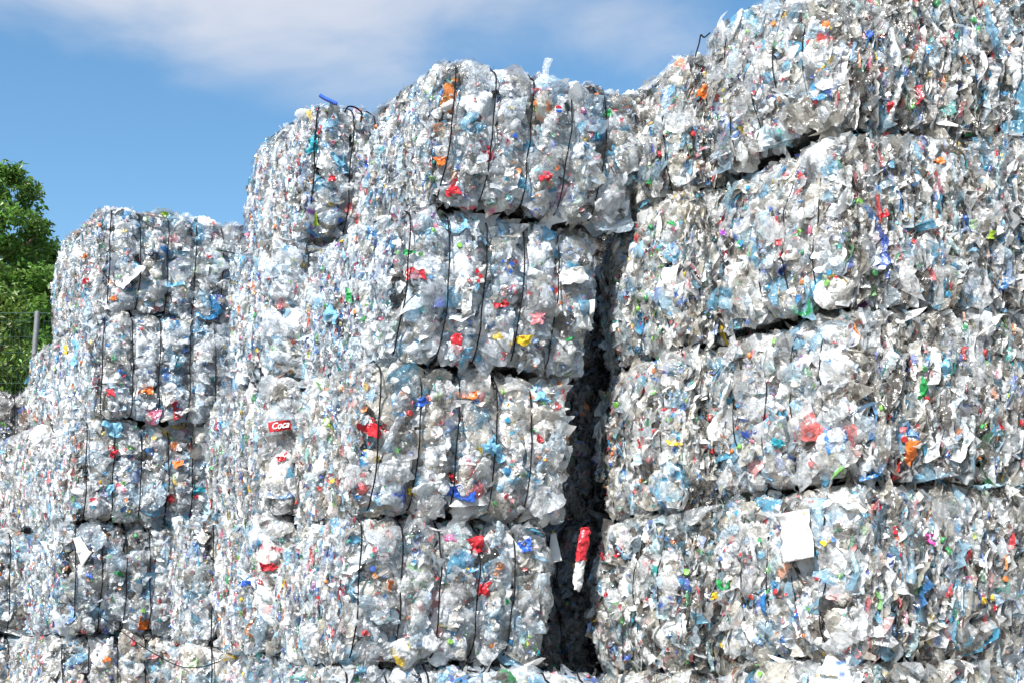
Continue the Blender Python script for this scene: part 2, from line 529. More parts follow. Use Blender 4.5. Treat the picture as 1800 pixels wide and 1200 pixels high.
def add_sheets(b, S, face, dens, size, grid, tilt, bend, jit, wlo, whi, aspect=(0.5, 1.0), stretch=None, ckw={}, printed=0.0, dome=0.0, smooth=False, upright=False):
    """tangential crumpled pieces of film (the strapped faces)."""
    rng = b.rng
    n = int(dens * b.area(face))
    if n < 1:
        return
    u, v = b.spots(face, n)
    w = rng.uniform(wlo, whi, n)
    nw = near_wire(b, face, u, v)
    sz = size[0] * (size[1] / size[0]) ** rng.random(n)
    keep = nw > np.minimum(sz * 0.85, 0.065) * rng.uniform(0.55, 1.0, n)
    u, v, w, sz = u[keep], v[keep], w[keep], sz[keep]
    w = np.where(nw[keep] < np.maximum(0.045, sz * 0.9), np.minimum(w, -0.012 - 0.12 * np.maximum(sz - 0.05, 0)), w)
    n = len(u)
    u, v = b.inside(face, u, v, sz * 0.8)
    p, d = b.surf(face, u, v, w)
    t, up = b.frame(face)
    Nn = unit(d + rng.normal(0, tilt, (n, 3)))
    ang = rng.normal(math.pi / 2, 0.3, n) if upright else rng.uniform(0, 2 * math.pi, n)
    ref = np.cos(ang)[:, None] * t + np.sin(ang)[:, None] * up
    U = unit(ref - Nn * (ref * Nn).sum(1, keepdims=True)); V = np.cross(Nn, U)
    asp = rng.uniform(*aspect, n)
    vv, q = patches(rng, p, U * sz[:, None], V * (sz * asp)[:, None], Nn, grid, grid, bend, jit, 0.35, dome)
    c, pr = colours(rng, n, **ckw)
    rep = grid * grid
    cc, pp = np.repeat(c, rep, 0), np.repeat(pr, rep, 0)
    if printed > 0:
        k = rng.random(n) < printed
        vc = VIVID[rng.choice(len(VIVID), n, p=VW)]
        mask = np.repeat(k, rep) & (noise3(vv, 24, b.seed + 9) > 0.2)
        cc[mask] = np.repeat(vc, rep, 0)[mask]
        pp[np.repeat(k, rep)] = [0.97, 0.35, 0]
    S.add(vv, q, cc, pp, smooth)


def add_strips(b, S, face, dens, wid, hei, nv, wlo, whi, lean=0.25, edge=0.6, ckw={}, jit=0.1, bend=0.25, smooth=False):
    """upright slivers seen edge-on: the layers of flattened bottles on the cut ends."""
    rng = b.rng
    n = int(dens * b.area(face))
    if n < 1:
        return
    u, v = b.spots(face, n)
    w = rng.uniform(wlo, whi, n)
    ws = wid[0] * (wid[1] / wid[0]) ** rng.random(n)
    hs = hei[0] * (hei[1] / hei[0]) ** rng.random(n)
    u, v = b.inside(face, u, v, hs * 0.85)
    p, d = b.surf(face, u, v, w)
    t, up = b.frame(face)
    out = d.copy(); out[:, 2] *= 0.5
    out = unit(out)
    # the sliver's plane holds 'up' and a direction between outward and tangential
    g = rng.normal(0, edge, n)
    A = unit(out + g[:, None] * t)
    B = unit(np.tile(up, (n, 1)) + rng.normal(0, lean, (n, 3)))
    B = unit(B - A * (A * B).sum(1, keepdims=True) * 0.8)
    Nn = unit(np.cross(A, B))
    vv, q = patches(rng, p, A * ws[:, None], B * hs[:, None], Nn, 3, nv, bend, jit, 0.3)
    c, pr = colours(rng, n, **ckw)
    S.add(vv, q, np.repeat(c, 3 * nv, 0), np.repeat(pr, 3 * nv, 0), smooth)


STATS = []


def build_bale(corners, wires, strapped, seed, label, name='plastic_bale', group='bales of crushed plastic in the stacks',
               detail=1.0, coarse=1.0, dull=0.0, hide=(), wire_r=0.0052, wire_out=0.058, tint=(0.09, 0.085, 0.08), pinch=0.034,
               caps=8, scraps=9, bottles=5, ckw=None, rad=0.085):
    b = Bale(np.asarray(corners, float), wires, strapped, seed, pinch, rad)
    root = bpy.data.objects.new(name, None)
    root.location = b.base
    root.empty_display_size = 0.3
    COL.objects.link(root)
    tag(root, label, 'bale', group)
    S = Soup()
    add_core(b, S, np.array(tint) * (1 - 0.7 * dull))  # dark core tint paints shade into the gaps between pieces
    wr = np.random.default_rng(seed + 77)
    ck = dict(dull=dull, warm=np.array([0.985, 0.995, 1.0]) * wr.uniform(0.93, 1.03) + np.array([1, 0, -1]) * wr.uniform(-0.035, 0.03), beige=wr.uniform(0.12, 0.3), dark=wr.uniform(0.02, 0.06)); ck.update(ckw or {})
    end = 'left' if strapped == 'front' else 'front'
    opp = {'left': 'right', 'front': 'back'}
    D = detail
    # --- strapped face: flattened bottles and film
    for face, k in ((strapped, 1.0), ('top', 0.45), (opp[strapped], 0.12)):
        if face in hide:
            continue
        kk = D * k
        add_sheets(b, S, face, 300 * kk, (0.06, 0.14), 10, 0.17, 0.22, 0.03, -0.03, 0.012, ckw=dict(ck, vivid=0.02, blue=0.24, beige=0.2, white=0.12), printed=0.08, dome=0.26, smooth=True)
        add_sheets(b, S, face, 420 * kk, (0.03, 0.065), 7, 0.30, 0.28, 0.05, -0.03, 0.014, ckw=dict(ck, vivid=0.04, blue=0.22, beige=0.18, white=0.16), printed=0.09, dome=0.22, smooth=True)
        add_sheets(b, S, face, 80 * kk, (0.05, 0.11), 9, 0.2, 0.25, 0.035, 0.005, 0.03, ckw=dict(ck, vivid=0.0, blue=0.15, white=0.0, film=True), dome=0.35, smooth=True)
        add_sheets(b, S, face, 210 * kk, (0.014, 0.034), 5, 0.5, 0.32, 0.09, -0.02, 0.022, ckw=dict(ck, vivid=0.13, blue=0.16, white=0.16), dome=0.15)
        add_sheets(b, S, face, 480 * kk, (0.006, 0.016), 3, 0.6, 0.3, 0.12, -0.015, 0.026, ckw=dict(ck, vivid=0.22, white=0.2))
        V1 = dict(ck, vivid=1.0, blue=0, beige=0, white=0)
        add_sheets(b, S, face, 130 * kk, (0.008, 0.021), 4, 0.5, 0.3, 0.1, 0.0, 0.028, ckw=V1)
    # --- cut end: upright slivers
    for face, k in ((end, 1.0), (opp[end], 0.25)):
        if face in hide:
            continue
        kk = D * k
        g = coarse
        if g > 1.05:
            ck = dict(ck, dark=0.15, lo=0.24, hi=0.84)   # the near stacks: long folded skins hanging in the cut face, groove shade put in as darker colours
            add_sheets(b, S, face, 300 * kk, (0.04, 0.10), 8, 0.6, 0.34, 0.05, -0.05, 0.012, aspect=(0.25, 0.55), upright=True, ckw=dict(ck, vivid=0.03, blue=0.24, beige=0.26, white=0.07), dome=0.3, smooth=True)
        add_strips(b, S, face, 1700 * kk / g, (0.016 * g, 0.038 * g), (0.035 * g, 0.11 * g), 8, -0.10 * g, 0.006 * g, 0.13, 0.6, ckw=dict(ck, vivid=0.04, blue=0.2, white=0.08), bend=0.4, smooth=True)
        add_strips(b, S, face, 2600 * kk / g ** 2, (0.006, 0.018 * g), (0.016, 0.055 * g), 5, -0.035, 0.022, 0.24, 0.75, ckw=dict(ck, vivid=0.13, blue=0.2, white=0.14))
        add_sheets(b, S, face, 45 * kk, (0.03, 0.07), 8, 0.3, 0.28, 0.04, 0.005, 0.03, ckw=dict(ck, vivid=0.0, blue=0.12, white=0.0, film=True), dome=0.3, smooth=True)
        add_sheets(b, S, face, 300 * kk / g ** 2, (0.012, 0.036), 4, 0.7, 0.3, 0.1, -0.01, 0.018, ckw=dict(ck, vivid=0.10, white=0.14))
        add_strips(b, S, face, 190 * kk / g, (0.006 * g, 0.014 * g), (0.012 * g, 0.036 * g), 5, 0.0, 0.022, 0.25, 0.9, ckw=dict(ck, vivid=1.0, blue=0, beige=0, white=0))
    # --- loose ends along the upper edge
    if 'top' not in hide:
        add_strips(b, S, 'top', 260 * D, (0.01, 0.03), (0.02, 0.05), 5, 0.0, 0.03, 0.6, 1.0, ckw=dict(ck, vivid=0.08))
    v, q, c, p, fl = S.arrays()
    STATS.append(len(q))
    me = make_mesh('compacted_plastic', b.warp(v), q, M_FILM, c, p, fl)
    link('compacted_plastic', me, root)
    # --- wires
    for f in wires:
        vv = np.linspace(-b.h[2], b.h[2], 30)
        uu = b.wire_u(f, vv)
        pts, d = b.surf(strapped, uu, vv, wire_out + 0.012 * (1 - (vv / b.h[2]) ** 2))
        pts2 = []
        ax = 0 if strapped == 'front' else 1
        oa = 1 - ax
        dd = np.linspace(-b.h[oa], b.h[oa] * 0.7, 12)[1:]
        tt = np.full(len(dd), uu[-1])
        pt, _ = b.surf('top', tt if ax == 0 else dd, dd if ax == 0 else tt, np.full(len(dd), wire_out))
        path = np.concatenate([pts, pt])
        path = b.warp(path)
        wv, wq = tube(path, wire_r)
        link('baling_wire', make_mesh('baling_wire', wv, wq, M_WIRE, smooth=True), root)
    # --- pieces that stand out
    rng = np.random.default_rng(seed + 555)
    faces = [f for f in ('front', 'left') if f not in hide]

    def place(nm, me, face, u, v, w, scale, edge_on=False, rz=None):
        p0, d0 = b.surf(face, np.array([u]), np.array([v]), np.array([w]))
        t, up = b.frame(face)
        P = b.warp(np.concatenate([p0, p0 + d0 * 0.01, p0 + up * 0.01]))
        n = Vector(P[1] - P[0]).normalized(); upv = Vector(P[2] - P[0]).normalized()
        n = (n + Vector(rng.normal(0, 0.28, 3))).normalized()
        x = upv.cross(n).normalized(); y = n.cross(x)
        M = Matrix((x, y, n)).transposed().to_4x4()
        a = rng.uniform(0, 6.283) if rz is None else rz
        if edge_on:
            M = M @ Matrix.Rotation(rng.normal(1.2, 0.3), 4, 'Y')
            a = math.pi / 2 + rng.normal(0, 0.25)
        M = M @ Matrix.Rotation(a, 4, 'Z') @ Matrix.Diagonal((scale, scale, scale, 1))
        M.translation = Vector(P[0])
        o = link(nm, me, root)
        o.matrix_local = M
        return o

    b.place = place
    for kind, cnt, lib in (('bottle_cap', caps, CAPS), ('wrapper_scrap', scraps, SCRAPS), ('crushed_bottle', bottles, BOTTLES)):
        for _ in range(cnt):
            face = faces[int(rng.integers(len(faces)))]
            A = b.h[FACE[face][0]]
            u, v = rng.uniform(-A, A) * 0.92, rng.uniform(-b.h[2], b.h[2]) * 0.88
            if near_wire(b, face, np.array([u]), np.array([v]))[0] < 0.03:
                u += 0.06
            me_ = lib[int(rng.integers(len(lib)))]
            w = {'bottle_cap': 0.012, 'wrapper_scrap': 0.022, 'crushed_bottle': 0.008}[kind]
            es = 0.6 if face == end else 1.0
            sc = {'bottle_cap': rng.uniform(0.9, 1.25), 'wrapper_scrap': rng.uniform(0.4, 0.95) * es, 'crushed_bottle': rng.uniform(0.75, 1.05)}[kind]
            place(kind, me_, face, u, v, w, sc, edge_on=(face == end and kind != 'bottle_cap'))
    b.root = root
    return b


def corners_px(top, bot, xr, xl, Y, alpha=26, beta=33, Lu=None, Lv=None, minv=0.9, dz=0.0, ground=False):
    """Near vertical edge from two pixels at depth Y; the two faces run back at angles alpha (to the right) and beta (to the left)."""
    Pt, Pb = at(top[0], top[1], Y), at(bot[0], bot[1], Y)
    if ground:
        Pb[2] = 0.0
    mid = (Pt + Pb) / 2
    du = np.array([math.cos(RAD(alpha)), math.sin(RAD(alpha)), 0]); dv = np.array([-math.sin(RAD(beta)), math.cos(RAD(beta)), 0])

    def reach(d, px):
        # length along d at which the point projects to image column px
        c, sn = math.cos(PITCH), math.sin(PITCH)
        k = (px - 900.0) / F_PX
        depth0 = mid[1] * c + (mid[2] - EYE) * sn
        return (k * depth0 - mid[0]) / (d[0] - k * d[1] * c)
    if Lu is None: Lu = reach(du, xr)
    if Lv is None: Lv = reach(dv, xl)
    Lv = max(Lv, minv)
    foot = [0 * du, du * Lu, du * Lu + dv * Lv, dv * Lv]
    K = np.array([Pb + f for f in foot] + [Pt + f for f in foot])
    print('bale Y=%.2f Lu=%.2f Lv=%.2f z %.2f-%.2f' % (Y, Lu, Lv, Pb[2], Pt[2]))
    return K


FIVE = (0.05, 0.24, 0.43, 0.62, 0.80)
FIVE_B = (0.06, 0.25, 0.43, 0.61, 0.79)
STACK = 'bales of crushed plastic in the stacks'

# ---- middle stack with the clear wires (C)
CY = 8.3
C = []
for i, (t, bo, xr, xl, lab) in enumerate([
    ((783, 104), (752, 352), 1116, 648, 'topmost bale of the tall middle stack, overhanging to the right against the sky'),
    ((703, 362), (674, 628), 1034, 541, 'second bale down in the middle stack, a white bag printed red on its wired front'),
    ((650, 640), (628, 900), 990, 524, 'third bale down in the middle stack, with a blue wrapper near its lower edge'),
    ((616, 910), (597, 1164), 960, 502, 'fourth bale down in the middle stack, red torn wrappers scattered over its front'),
    ((590, 1174), (576, 1440), 940, 492, 'lowest bale of the middle stack, only its top edge showing at the picture bottom')]):
    K = corners_px(t, bo, xr, xl, CY, 26, 33, ground=(i == 4))
    C.append(build_bale(K, FIVE, 'front', 100 + i, lab, caps=9, scraps=14, bottles=18))

# ---- stack behind it to the left (B)
BY = 9.3
B = []
for i, (t, bo, xr, xl, Y, lab, w) in enumerate([
    ((556, 182), (541, 408), 690, 442, 9.35, 'bale with teal and red plastic left of the topmost middle bale, standing against the sky', (0.03, 0.42, 0.70)),
    ((482, 420), (478, 655), 600, 408, 9.25, 'narrow looking bale directly under the teal bale, left of the middle stack', (0.5,)),
    ((478, 665), (476, 898), 590, 372, 9.25, 'narrow looking bale with a red lettered label on its shaded corner', (0.55,)),
    ((456, 906), (452, 1146), 570, 386, 9.25, 'bale below the one with the red lettered label, left of the middle stack', (0.6,)),
    ((452, 1154), (450, 1400), 560, 388, 9.25, 'lowest bale left of the middle stack, cut off by the picture bottom', (0.6,))]):
    K = corners_px(t, bo, xr, xl, Y, 26, 33, ground=(i == 4), minv=0.62)
    B.append(build_bale(K, w, 'front', 200 + i, lab, caps=6, scraps=8, bottles=4, hide=('right',)))

# ---- two low bales between the left and the middle stacks
for i, (t, bo, lab) in enumerate([
    ((342, 908), (340, 1128), 'bale wedged low between the left stack and the middle stack, its front in shade'),
    ((338, 1136), (336, 1330), 'bottom bale wedged between the left and middle stacks, a loose wire trailing over it')]):
    K = corners_px(t, bo, 440, 306, 10.9, 18, 22, ground=(i == 1), minv=0.5)
    B.append(build_bale(K, (0.3, 0.6), 'front', 260 + i, lab, caps=4, scraps=5, bottles=3, hide=('right',), detail=0.9))

# ---- left stack (A)
AY = 11.8
A = []
for i, (t, bo, xr, xl, lab, w) in enumerate([
    ((186, 362), (178, 543), 436, 102, 'topmost bale of the left stack, brown cardboard scrap at its lower edge', (0.04, 0.23, 0.42, 0.61, 0.80)),
    ((174, 549), (168, 732), 402, 96, 'second bale down in the left stack, wired front over a dark seam', (0.04, 0.25, 0.45, 0.68, 0.88)),
    ((140, 738), (132, 912), 362, 62, 'third bale down in the left stack, a small orange wrapper right of its centre', (0.06, 0.26, 0.47, 0.68, 0.87)),
    ((112, 920), (106, 1112), 322, 50, 'fourth bale down in the left stack, a white sheet folded over its upper corner', (0.09, 0.30, 0.50, 0.70)),
    ((92, 1120), (88, 1310), 312, 20, 'lowest bale of the left stack, cut off by the bottom of the picture', (0.08, 0.28, 0.50, 0.72))]):
    K = corners_px(t, bo, xr, xl, AY, 26, 33, ground=(i == 4))
    A.append(build_bale(K, w, 'front', 300 + i, lab, caps=6, scraps=9, bottles=12, detail=0.85, hide=('right',)))
# ---- bales behind and left of it
for i, (t, bo, xr, xl, Y, lab, gr) in enumerate([
    ((97, 600), (94, 736), 200, 58, 13.0, 'half hidden bale behind the left stack, its top forming a step near the fence post', False),
    ((64, 748), (60, 918), 150, -30, 12.9, 'bale at the left picture edge, right below the dark distant bale', False),
    ((-44, 935), (-48, 1112), 52, -120, 13.0, 'bale at the left picture edge with a brownish shaded front, third from the ground', False),
    ((-40, 1120), (-44, 1300), 46, -120, 13.0, 'lowest bale at the left picture edge, in the bottom left corner', True)]):
    K = corners_px(t, bo, xr, xl, Y, 26, 33, ground=gr)
    A.append(build_bale(K, (0.3, 0.6), 'front', 340 + i, lab, caps=4, scraps=5, bottles=2, detail=0.8, hide=('right',)))

# ---- stack right of the dark gap (D): wires on the left face, cut end towards us
DY = 8.4
Dd = []
for i, (t, bo, lab) in enumerate([
    ((1196, 92), (1194, 322), 'topmost bale just right of the dark gap, below the skyline'),
    ((1192, 333), (1192, 600), 'second bale down beside the dark gap, a green cap on its bright side'),
    ((1190, 613), (1188, 890), 'third bale down on the right rim of the dark gap'),
    ((1184, 900), (1180, 1180), 'bale on the right rim of the gap beside the hanging red and white bag'),
    ((1176, 1188), (1172, 1440), 'lowest bale on the right rim of the dark gap, mostly below the picture')]):
    K = corners_px(t, bo, None, None, DY, 10, 20, Lu=1.15, Lv=1.1, ground=(i == 4))
    Dd.append(build_bale(K, (0.12, 0.38, 0.62, 0.85), 'left', 400 + i, lab, caps=10, scraps=14, bottles=14, coarse=1.3, rad=0.11, wire_r=0.004, wire_out=0.016, pinch=0.025,
                         hide=('right', 'back'), ckw=dict(beige=0.3, dark=0.08, warm=(1.0, 0.985, 0.95))))

# ---- deep in the gap (G), raised and widened to keep sky light out
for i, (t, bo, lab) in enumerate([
    ((1042, 250), (1040, 640), 'upper bale deep in the dark gap, shadow painted into its almost black plastic'),
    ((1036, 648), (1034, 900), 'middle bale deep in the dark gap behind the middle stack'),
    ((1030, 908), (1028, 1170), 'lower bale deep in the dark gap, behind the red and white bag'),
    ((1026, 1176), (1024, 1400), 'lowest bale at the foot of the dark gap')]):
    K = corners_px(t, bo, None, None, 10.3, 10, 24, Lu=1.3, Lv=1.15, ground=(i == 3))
    build_bale(K, (0.3, 0.7), 'left', 440 + i, lab, caps=14, scraps=14, bottles=4, detail=0.6, hide=('right', 'back'), dull=0.9)  # dull puts the deep gap's shade into the plastic colour

# ---- big right hand stack (E)
EYD = 7.4
E = []
for i, (t, bo, xl, lab) in enumerate([
    ((1446, -62), (1462, 220), 1252, 'topmost bale of the big right stack, cut off by the top of the picture'),
    ((1470, 234), (1476, 531), 1266, 'second bale of the big right stack, right above the dark slanting seam'),
    ((1482, 545), (1484, 841), 1262, 'third bale of the big right stack, right under the dark slanting seam'),
    ((1486, 855), (1486, 1158), 1272, 'fourth bale of the big right stack, behind the blank white sheet'),
    ((1488, 1168), (1488, 1440), 1270, 'lowest bale of the big right stack, only its pale top showing at the bottom right')]):
    K = corners_px(t, bo, None, xl, EYD, 6, 31, Lu=1.25, minv=1.0, ground=(i == 4))
    E.append(build_bale(K, (0.13, 0.36, 0.58, 0.80), 'left', 500 + i, lab, caps=14, scraps=18, bottles=22, coarse=1.5, rad=0.12, wire_r=0.0035, wire_out=0.014, pinch=0.022,
                        hide=('right', 'back'), ckw=dict(beige=0.26, dark=0.07, warm=(1.0, 0.99, 0.97))))

# ---- low bale in front of the gap
K = corners_px((858, 1190), (858, 1500), 1064, 790, 7.75, 12, 33, Lv=0.6, ground=True, minv=0.5)
build_bale(K, (0.2, 0.5, 0.8), 'front', 560, 'low bale at the foot of the gap, only its pale top edge in the picture', caps=3, scraps=4, bottles=3, detail=0.7, hide=('right',))

# ------------------------------------------------------------------ loose things
def sheet_grid(corn, nu, nv, amp, seed, thick=0.0008, rag=0.0):
    """a thin crumpled sheet between four corners (tl, tr, br, bl), with real thickness."""
    tl, tr, br, bl = [np.asarray(c, float) for c in corn]
    a = np.linspace(0, 1, nu)[:, None, None]; b = np.linspace(0, 1, nv)[None, :, None]
    P = (tl * (1 - a) * (1 - b) + tr * a * (1 - b) + br * a * b + bl * (1 - a) * b).reshape(-1, 3)
    n = unit(np.cross(tr - tl, bl - tl))
    if n[1] > 0: n = -n
    h = amp * (noise3(P, 11, seed) + 0.5 * noise3(P, 26, seed + 1))
    P = P + n * h[:, None]
    if rag:
        sz = np.linalg.norm(tr - bl)
        for k, (fr, am) in enumerate(((1.6, 0.22), (5.0, 0.09))):
            for ax in range(3):
                P[:, ax] += rag * am * sz * noise3(P, fr / sz * 1.4, seed * 7 + k * 3 + ax)
    q = grid_quads(1, nu, nv)
    m = len(P)
    V = np.concatenate([P, P - n * thick])
    Q = np.concatenate([q, q[:, ::-1] + m])
    ring = list(range(nv)) + [i * nv + nv - 1 for i in range(1, nu)] + [(nu - 1) * nv + j for j in range(nv - 2, -1, -1)] + [i * nv for i in range(nu - 2, 0, -1)]
    side = [(ring[k], ring[(k + 1) % len(ring)], ring[(k + 1) % len(ring)] + m, ring[k] + m) for k in range(len(ring))]
    return V, np.concatenate([Q, np.array(side)])


def loose(name, label, cat, corn, mat, nu=14, nv=18, amp=0.008, seed=1):
    V, Q = sheet_grid(corn, nu, nv, amp, seed)
    base = V.mean(0)
    o = link(name, make_mesh(name, V - base, Q, mat, smooth=True), None, base)
    tag(o, label, cat)
    return o


# E's bright side: depth at a given picture column on the face of the big right stack
def on_left_face(px, py, near, Y0, beta, off=0.06):
    """where the ray through a pixel meets the side face that starts at near (px, Y0) and runs back at beta."""
    d = ray(px, py)
    p0 = at(near[0], near[1], Y0)
    n = np.array([-math.cos(RAD(beta)), -math.sin(RAD(beta)), 0])
    o = np.array([0, 0, EYE])
    t = ((p0 + n * off - o) @ n) / (d @ n)
    return o + d * t


def on_front_face(px, py, near, Y0, alpha, off=0.06):
    d = ray(px, py)
    p0 = at(near[0], near[1], Y0)
    n = np.array([math.sin(RAD(alpha)), -math.cos(RAD(alpha)), 0])
    o = np.array([0, 0, EYE])
    t = ((p0 + n * off - o) @ n) / (d @ n)
    return o + d * t


f = lambda x, y, off: on_left_face(x, y, (1486, 1000), EYD, 31, off)
loose('plastic_sheet', 'blank white plastic sheet hanging on the bright side of the right stack', 'plastic sheet',
      [f(1364, 905, 0.07), f(1420, 893, 0.05), f(1432, 978, 0.10), f(1378, 990, 0.09)], M_SHEET, 16, 22, amp=0.022, seed=3)
f = lambda x, y, off: on_front_face(x, y, (110, 1000), AY, 26, off)
loose('plastic_sheet', 'small creased white sheet hanging from the upper corner of a left stack bale', 'plastic sheet',
      [f(128, 945, 0.06), f(140, 942, 0.08), f(160, 972, 0.12), f(144, 997, 0.10)], M_SHEET, amp=0.012, seed=5)
loose('plastic_sheet', 'pale rounded white flap hanging at the left rim of the dark gap', 'plastic sheet',
      [at(968, 938, 9.05), at(977, 936, 9.05), at(988, 984, 9.0), at(964, 990, 9.0)], M_SHEET, amp=0.012, seed=6)
loose('paper_tag', 'small white tag sticking out into the dark gap beside the second middle bale', 'tag',
      [at(1034, 528, 8.85), at(1045, 526, 8.8), at(1046, 548, 8.8), at(1037, 556, 8.85)], M_SHEET, 6, 8, 0.006, 8)

# red and white bag in the gap
root = bpy.data.objects.new('plastic_bag', None)
cpos = at(1022, 980, 8.45)
root.location = cpos; COL.objects.link(root)
tag(root, 'long red and white bag hanging in the dark gap', 'bag')


def bag_part(nm, rows, mat, seed):
    """rows: (centre x, y, half width in px, fullness in m) down the bag, all near 8.45 m."""
    n = 26
    t = np.linspace(0, len(rows) - 1, n); R = np.array(rows, float)
    col = [np.interp(t, np.arange(len(rows)), R[:, k]) for k in range(4)]
    m = 20
    th = np.arange(m) * 2 * math.pi / m
    V = []
    for x, y, w, full in zip(*col):
        c = at(x, y, 8.45); r = w * 8.45 / F_PX
        V.append(c + np.outer(np.cos(th), [r, 0.25 * r, 0]) + np.outer(np.sin(th), [0, full, 0]))
    V = np.concatenate(V)
    k = np.stack([noise3(V, 30, seed + i) for i in range(3)], 1) * 0.010 + np.stack([noise3(V, 75, seed + 5 + i) for i in range(3)], 1) * 0.006
    V = V + k
    a = np.arange(n - 1)[:, None] * m; j = np.arange(m)[None]
    q = np.stack([a + j, a + (j + 1) % m, a + m + (j + 1) % m, a + m + j], -1).reshape(-1, 4)
    link(nm, make_mesh(nm, V - cpos, q, mat), root)


bag_part('red_top', [(1029, 924, 5, 0.004), (1028, 930, 9, 0.010), (1026, 950, 10, 0.02), (1023, 970, 9, 0.022), (1020, 986, 9, 0.02)], M_RED, 31)
bag_part('white_end', [(1020, 985, 8.5, 0.019), (1018, 1000, 8.5, 0.022), (1016, 1020, 8, 0.02), (1016, 1032, 6, 0.014), (1017, 1037, 1, 0.002)], M_SHEET, 32)


# --- printed wrappers, bits that show plainly, as parts of their bale
def on_bale(bale, name, corn, mat, seed, amp=0.006, nu=11, nv=11, rag=1.0):
    V, Q = sheet_grid(corn, nu, nv, amp, seed, 0.0015, rag)
    return link(name, make_mesh(name, V - bale.base, Q, mat, smooth=False), bale.root)


def on_surf(b, face, px, py, w=0.03):
    """the point of a bale's lumpy face seen at a pixel, lifted by w; returns base-relative coordinates."""
    K = b.K + b.base
    i0, i1 = (0, 1) if face == 'front' else (0, 3)
    n = np.cross(K[i1] - K[i0], K[i0 + 4] - K[i0]); n = n / np.linalg.norm(n)
    d = ray(px, py); o = np.array([0, 0, EYE])
    Q = o + d * (((K[i0] - o) @ n) / (d @ n))
    c = 0.5
    for _ in range(4):
        st = K[i0] * (1 - c) + K[i0 + 4] * c; en = K[i1] * (1 - c) + K[i1 + 4] * c
        a = ((Q - st) @ (en - st)) / ((en - st) @ (en - st))
        lo = K[i0] * (1 - a) + K[i1] * a; hi = K[i0 + 4] * (1 - a) + K[i1 + 4] * a
        c = ((Q - lo) @ (hi - lo)) / ((hi - lo) @ (hi - lo))
    A = b.h[FACE[face][0]]
    p, _ = b.surf(face, np.array([(2 * a - 1) * A]), np.array([(2 * c - 1) * b.h[2]]), np.array([w]))
    return b.warp(p)[0]


def quad_front(bale, pts, off, face='front'):
    return [on_surf(bale, face, x, y, off) + bale.base for x, y in pts]


# red label with white script on the shaded corner left of the middle stack
lab_pts = [(470, 748), (508, 742), (511, 757), (472, 762)]
lc = on_surf(B[2], 'front', 490, 753, 0.085) + B[2].base
lX = np.array([math.cos(RAD(26)), math.sin(RAD(26)), 0.05]); lZ = np.array([-0.05, 0, 1.0]); lN = np.array([math.sin(RAD(26)), -math.cos(RAD(26)), 0])
cl = [lc - lX * 0.08 + lZ * 0.026, lc + lX * 0.078 + lZ * 0.036, lc + lX * 0.085 - lZ * 0.024, lc - lX * 0.07 - lZ * 0.036]
wrap = on_bale(B[2], 'printed_label', cl, simple_mat('dull red label', (0.40, 0.015, 0.02), 0.45, 0, 30, 0.35, 0.4), 21, 0.006, rag=0.12)
wrap['label'] = 'red label with white script lettering'
tc_ = bpy.data.curves.new('lettering', 'FONT')
tc_.body = 'Coca'; tc_.size = 0.058; tc_.shear = 0.35; tc_.extrude = 0.001; tc_.offset = 0.001
tmp_ = bpy.data.objects.new('lettering_curve', tc_)
COL.objects.link(tmp_)
bpy.context.view_layer.update()
lm = bpy.data.meshes.new_from_object(tmp_.evaluated_get(bpy.context.evaluated_depsgraph_get()))
bpy.data.objects.remove(tmp_)
lm.materials.clear(); lm.materials.append(M_WHITEINK)
to = bpy.data.objects.new('lettering', lm)
COL.objects.link(to); to.parent = wrap
p0 = lc - lX * 0.062 - lZ * 0.022 + lN * 0.014
MT = Matrix.Translation(Vector(p0 - B[2].base)) @ Matrix.Rotation(RAD(26), 4, 'Z') @ Matrix.Rotation(RAD(90), 4, 'X') @ Matrix.Rotation(RAD(6), 4, 'Z')


def crush(me):
    P = np.array([v.co[:] for v in me.vertices])
    k = np.stack([noise3(P, 16, 400 + i) for i in range(3)], 1) * np.array([0.010, 0.018, 0.014])
    for v, q in zip(me.vertices, P + k):
        v.co = q


lm.transform(MT); crush(lm); crush(wrap.data)
# round red, white and blue emblem on the topmost middle bale
def emblem(bale, px, py, near, Y, alpha, R, off):
    c = on_surf(bale, 'front', px, py, off) + bale.base
    X = np.array([math.cos(RAD(alpha)), math.sin(RAD(alpha)), 0]); Z = np.array([0, 0, 1.0]); n = np.array([math.sin(RAD(alpha)), -math.cos(RAD(alpha)), 0])
    lb = None
    for nm, lo, hi, mat in (('emblem', -1.0, 1.0, M_WHITEINK), ('red_band', 0.22, 0.92, M_RED), ('blue_band', -0.92, -0.2, M_BLUE)):
        k = 1.0 if nm == 'emblem' else 0.92
        ys = np.linspace(lo, hi, 12)
        v, q = [], []
        for y in ys:
            hw = k * math.sqrt(max(0, 1 - (y / k) ** 2)) if abs(y) < k else 0.001
            for sx in (-1, 0, 1):
                wob = 0.12 * math.sin(sx * 2.2) if nm != 'emblem' and abs(y) < 0.3 else 0
                lift = off if nm == 'emblem' else off + 0.004
                v.append(c + X * R * hw * sx + Z * R * (y + wob) + n * (0.004 if nm != 'emblem' else 0))
        v = np.array(v); m = len(v)
        q = grid_quads(1, 12, 3)
        V = np.concatenate([v, v - n * 0.0015]); Q = np.concatenate([q, q[:, ::-1] + m])
        if lb is None:
            lb = link('emblem', make_mesh('emblem', V - bale.base, Q, mat), bale.root)
        else:
            link(nm, make_mesh(nm, V - bale.base, Q, mat), lb)


emblem(C[0], 968, 200, (768, 230), CY, 26, 0.028, 0.045)

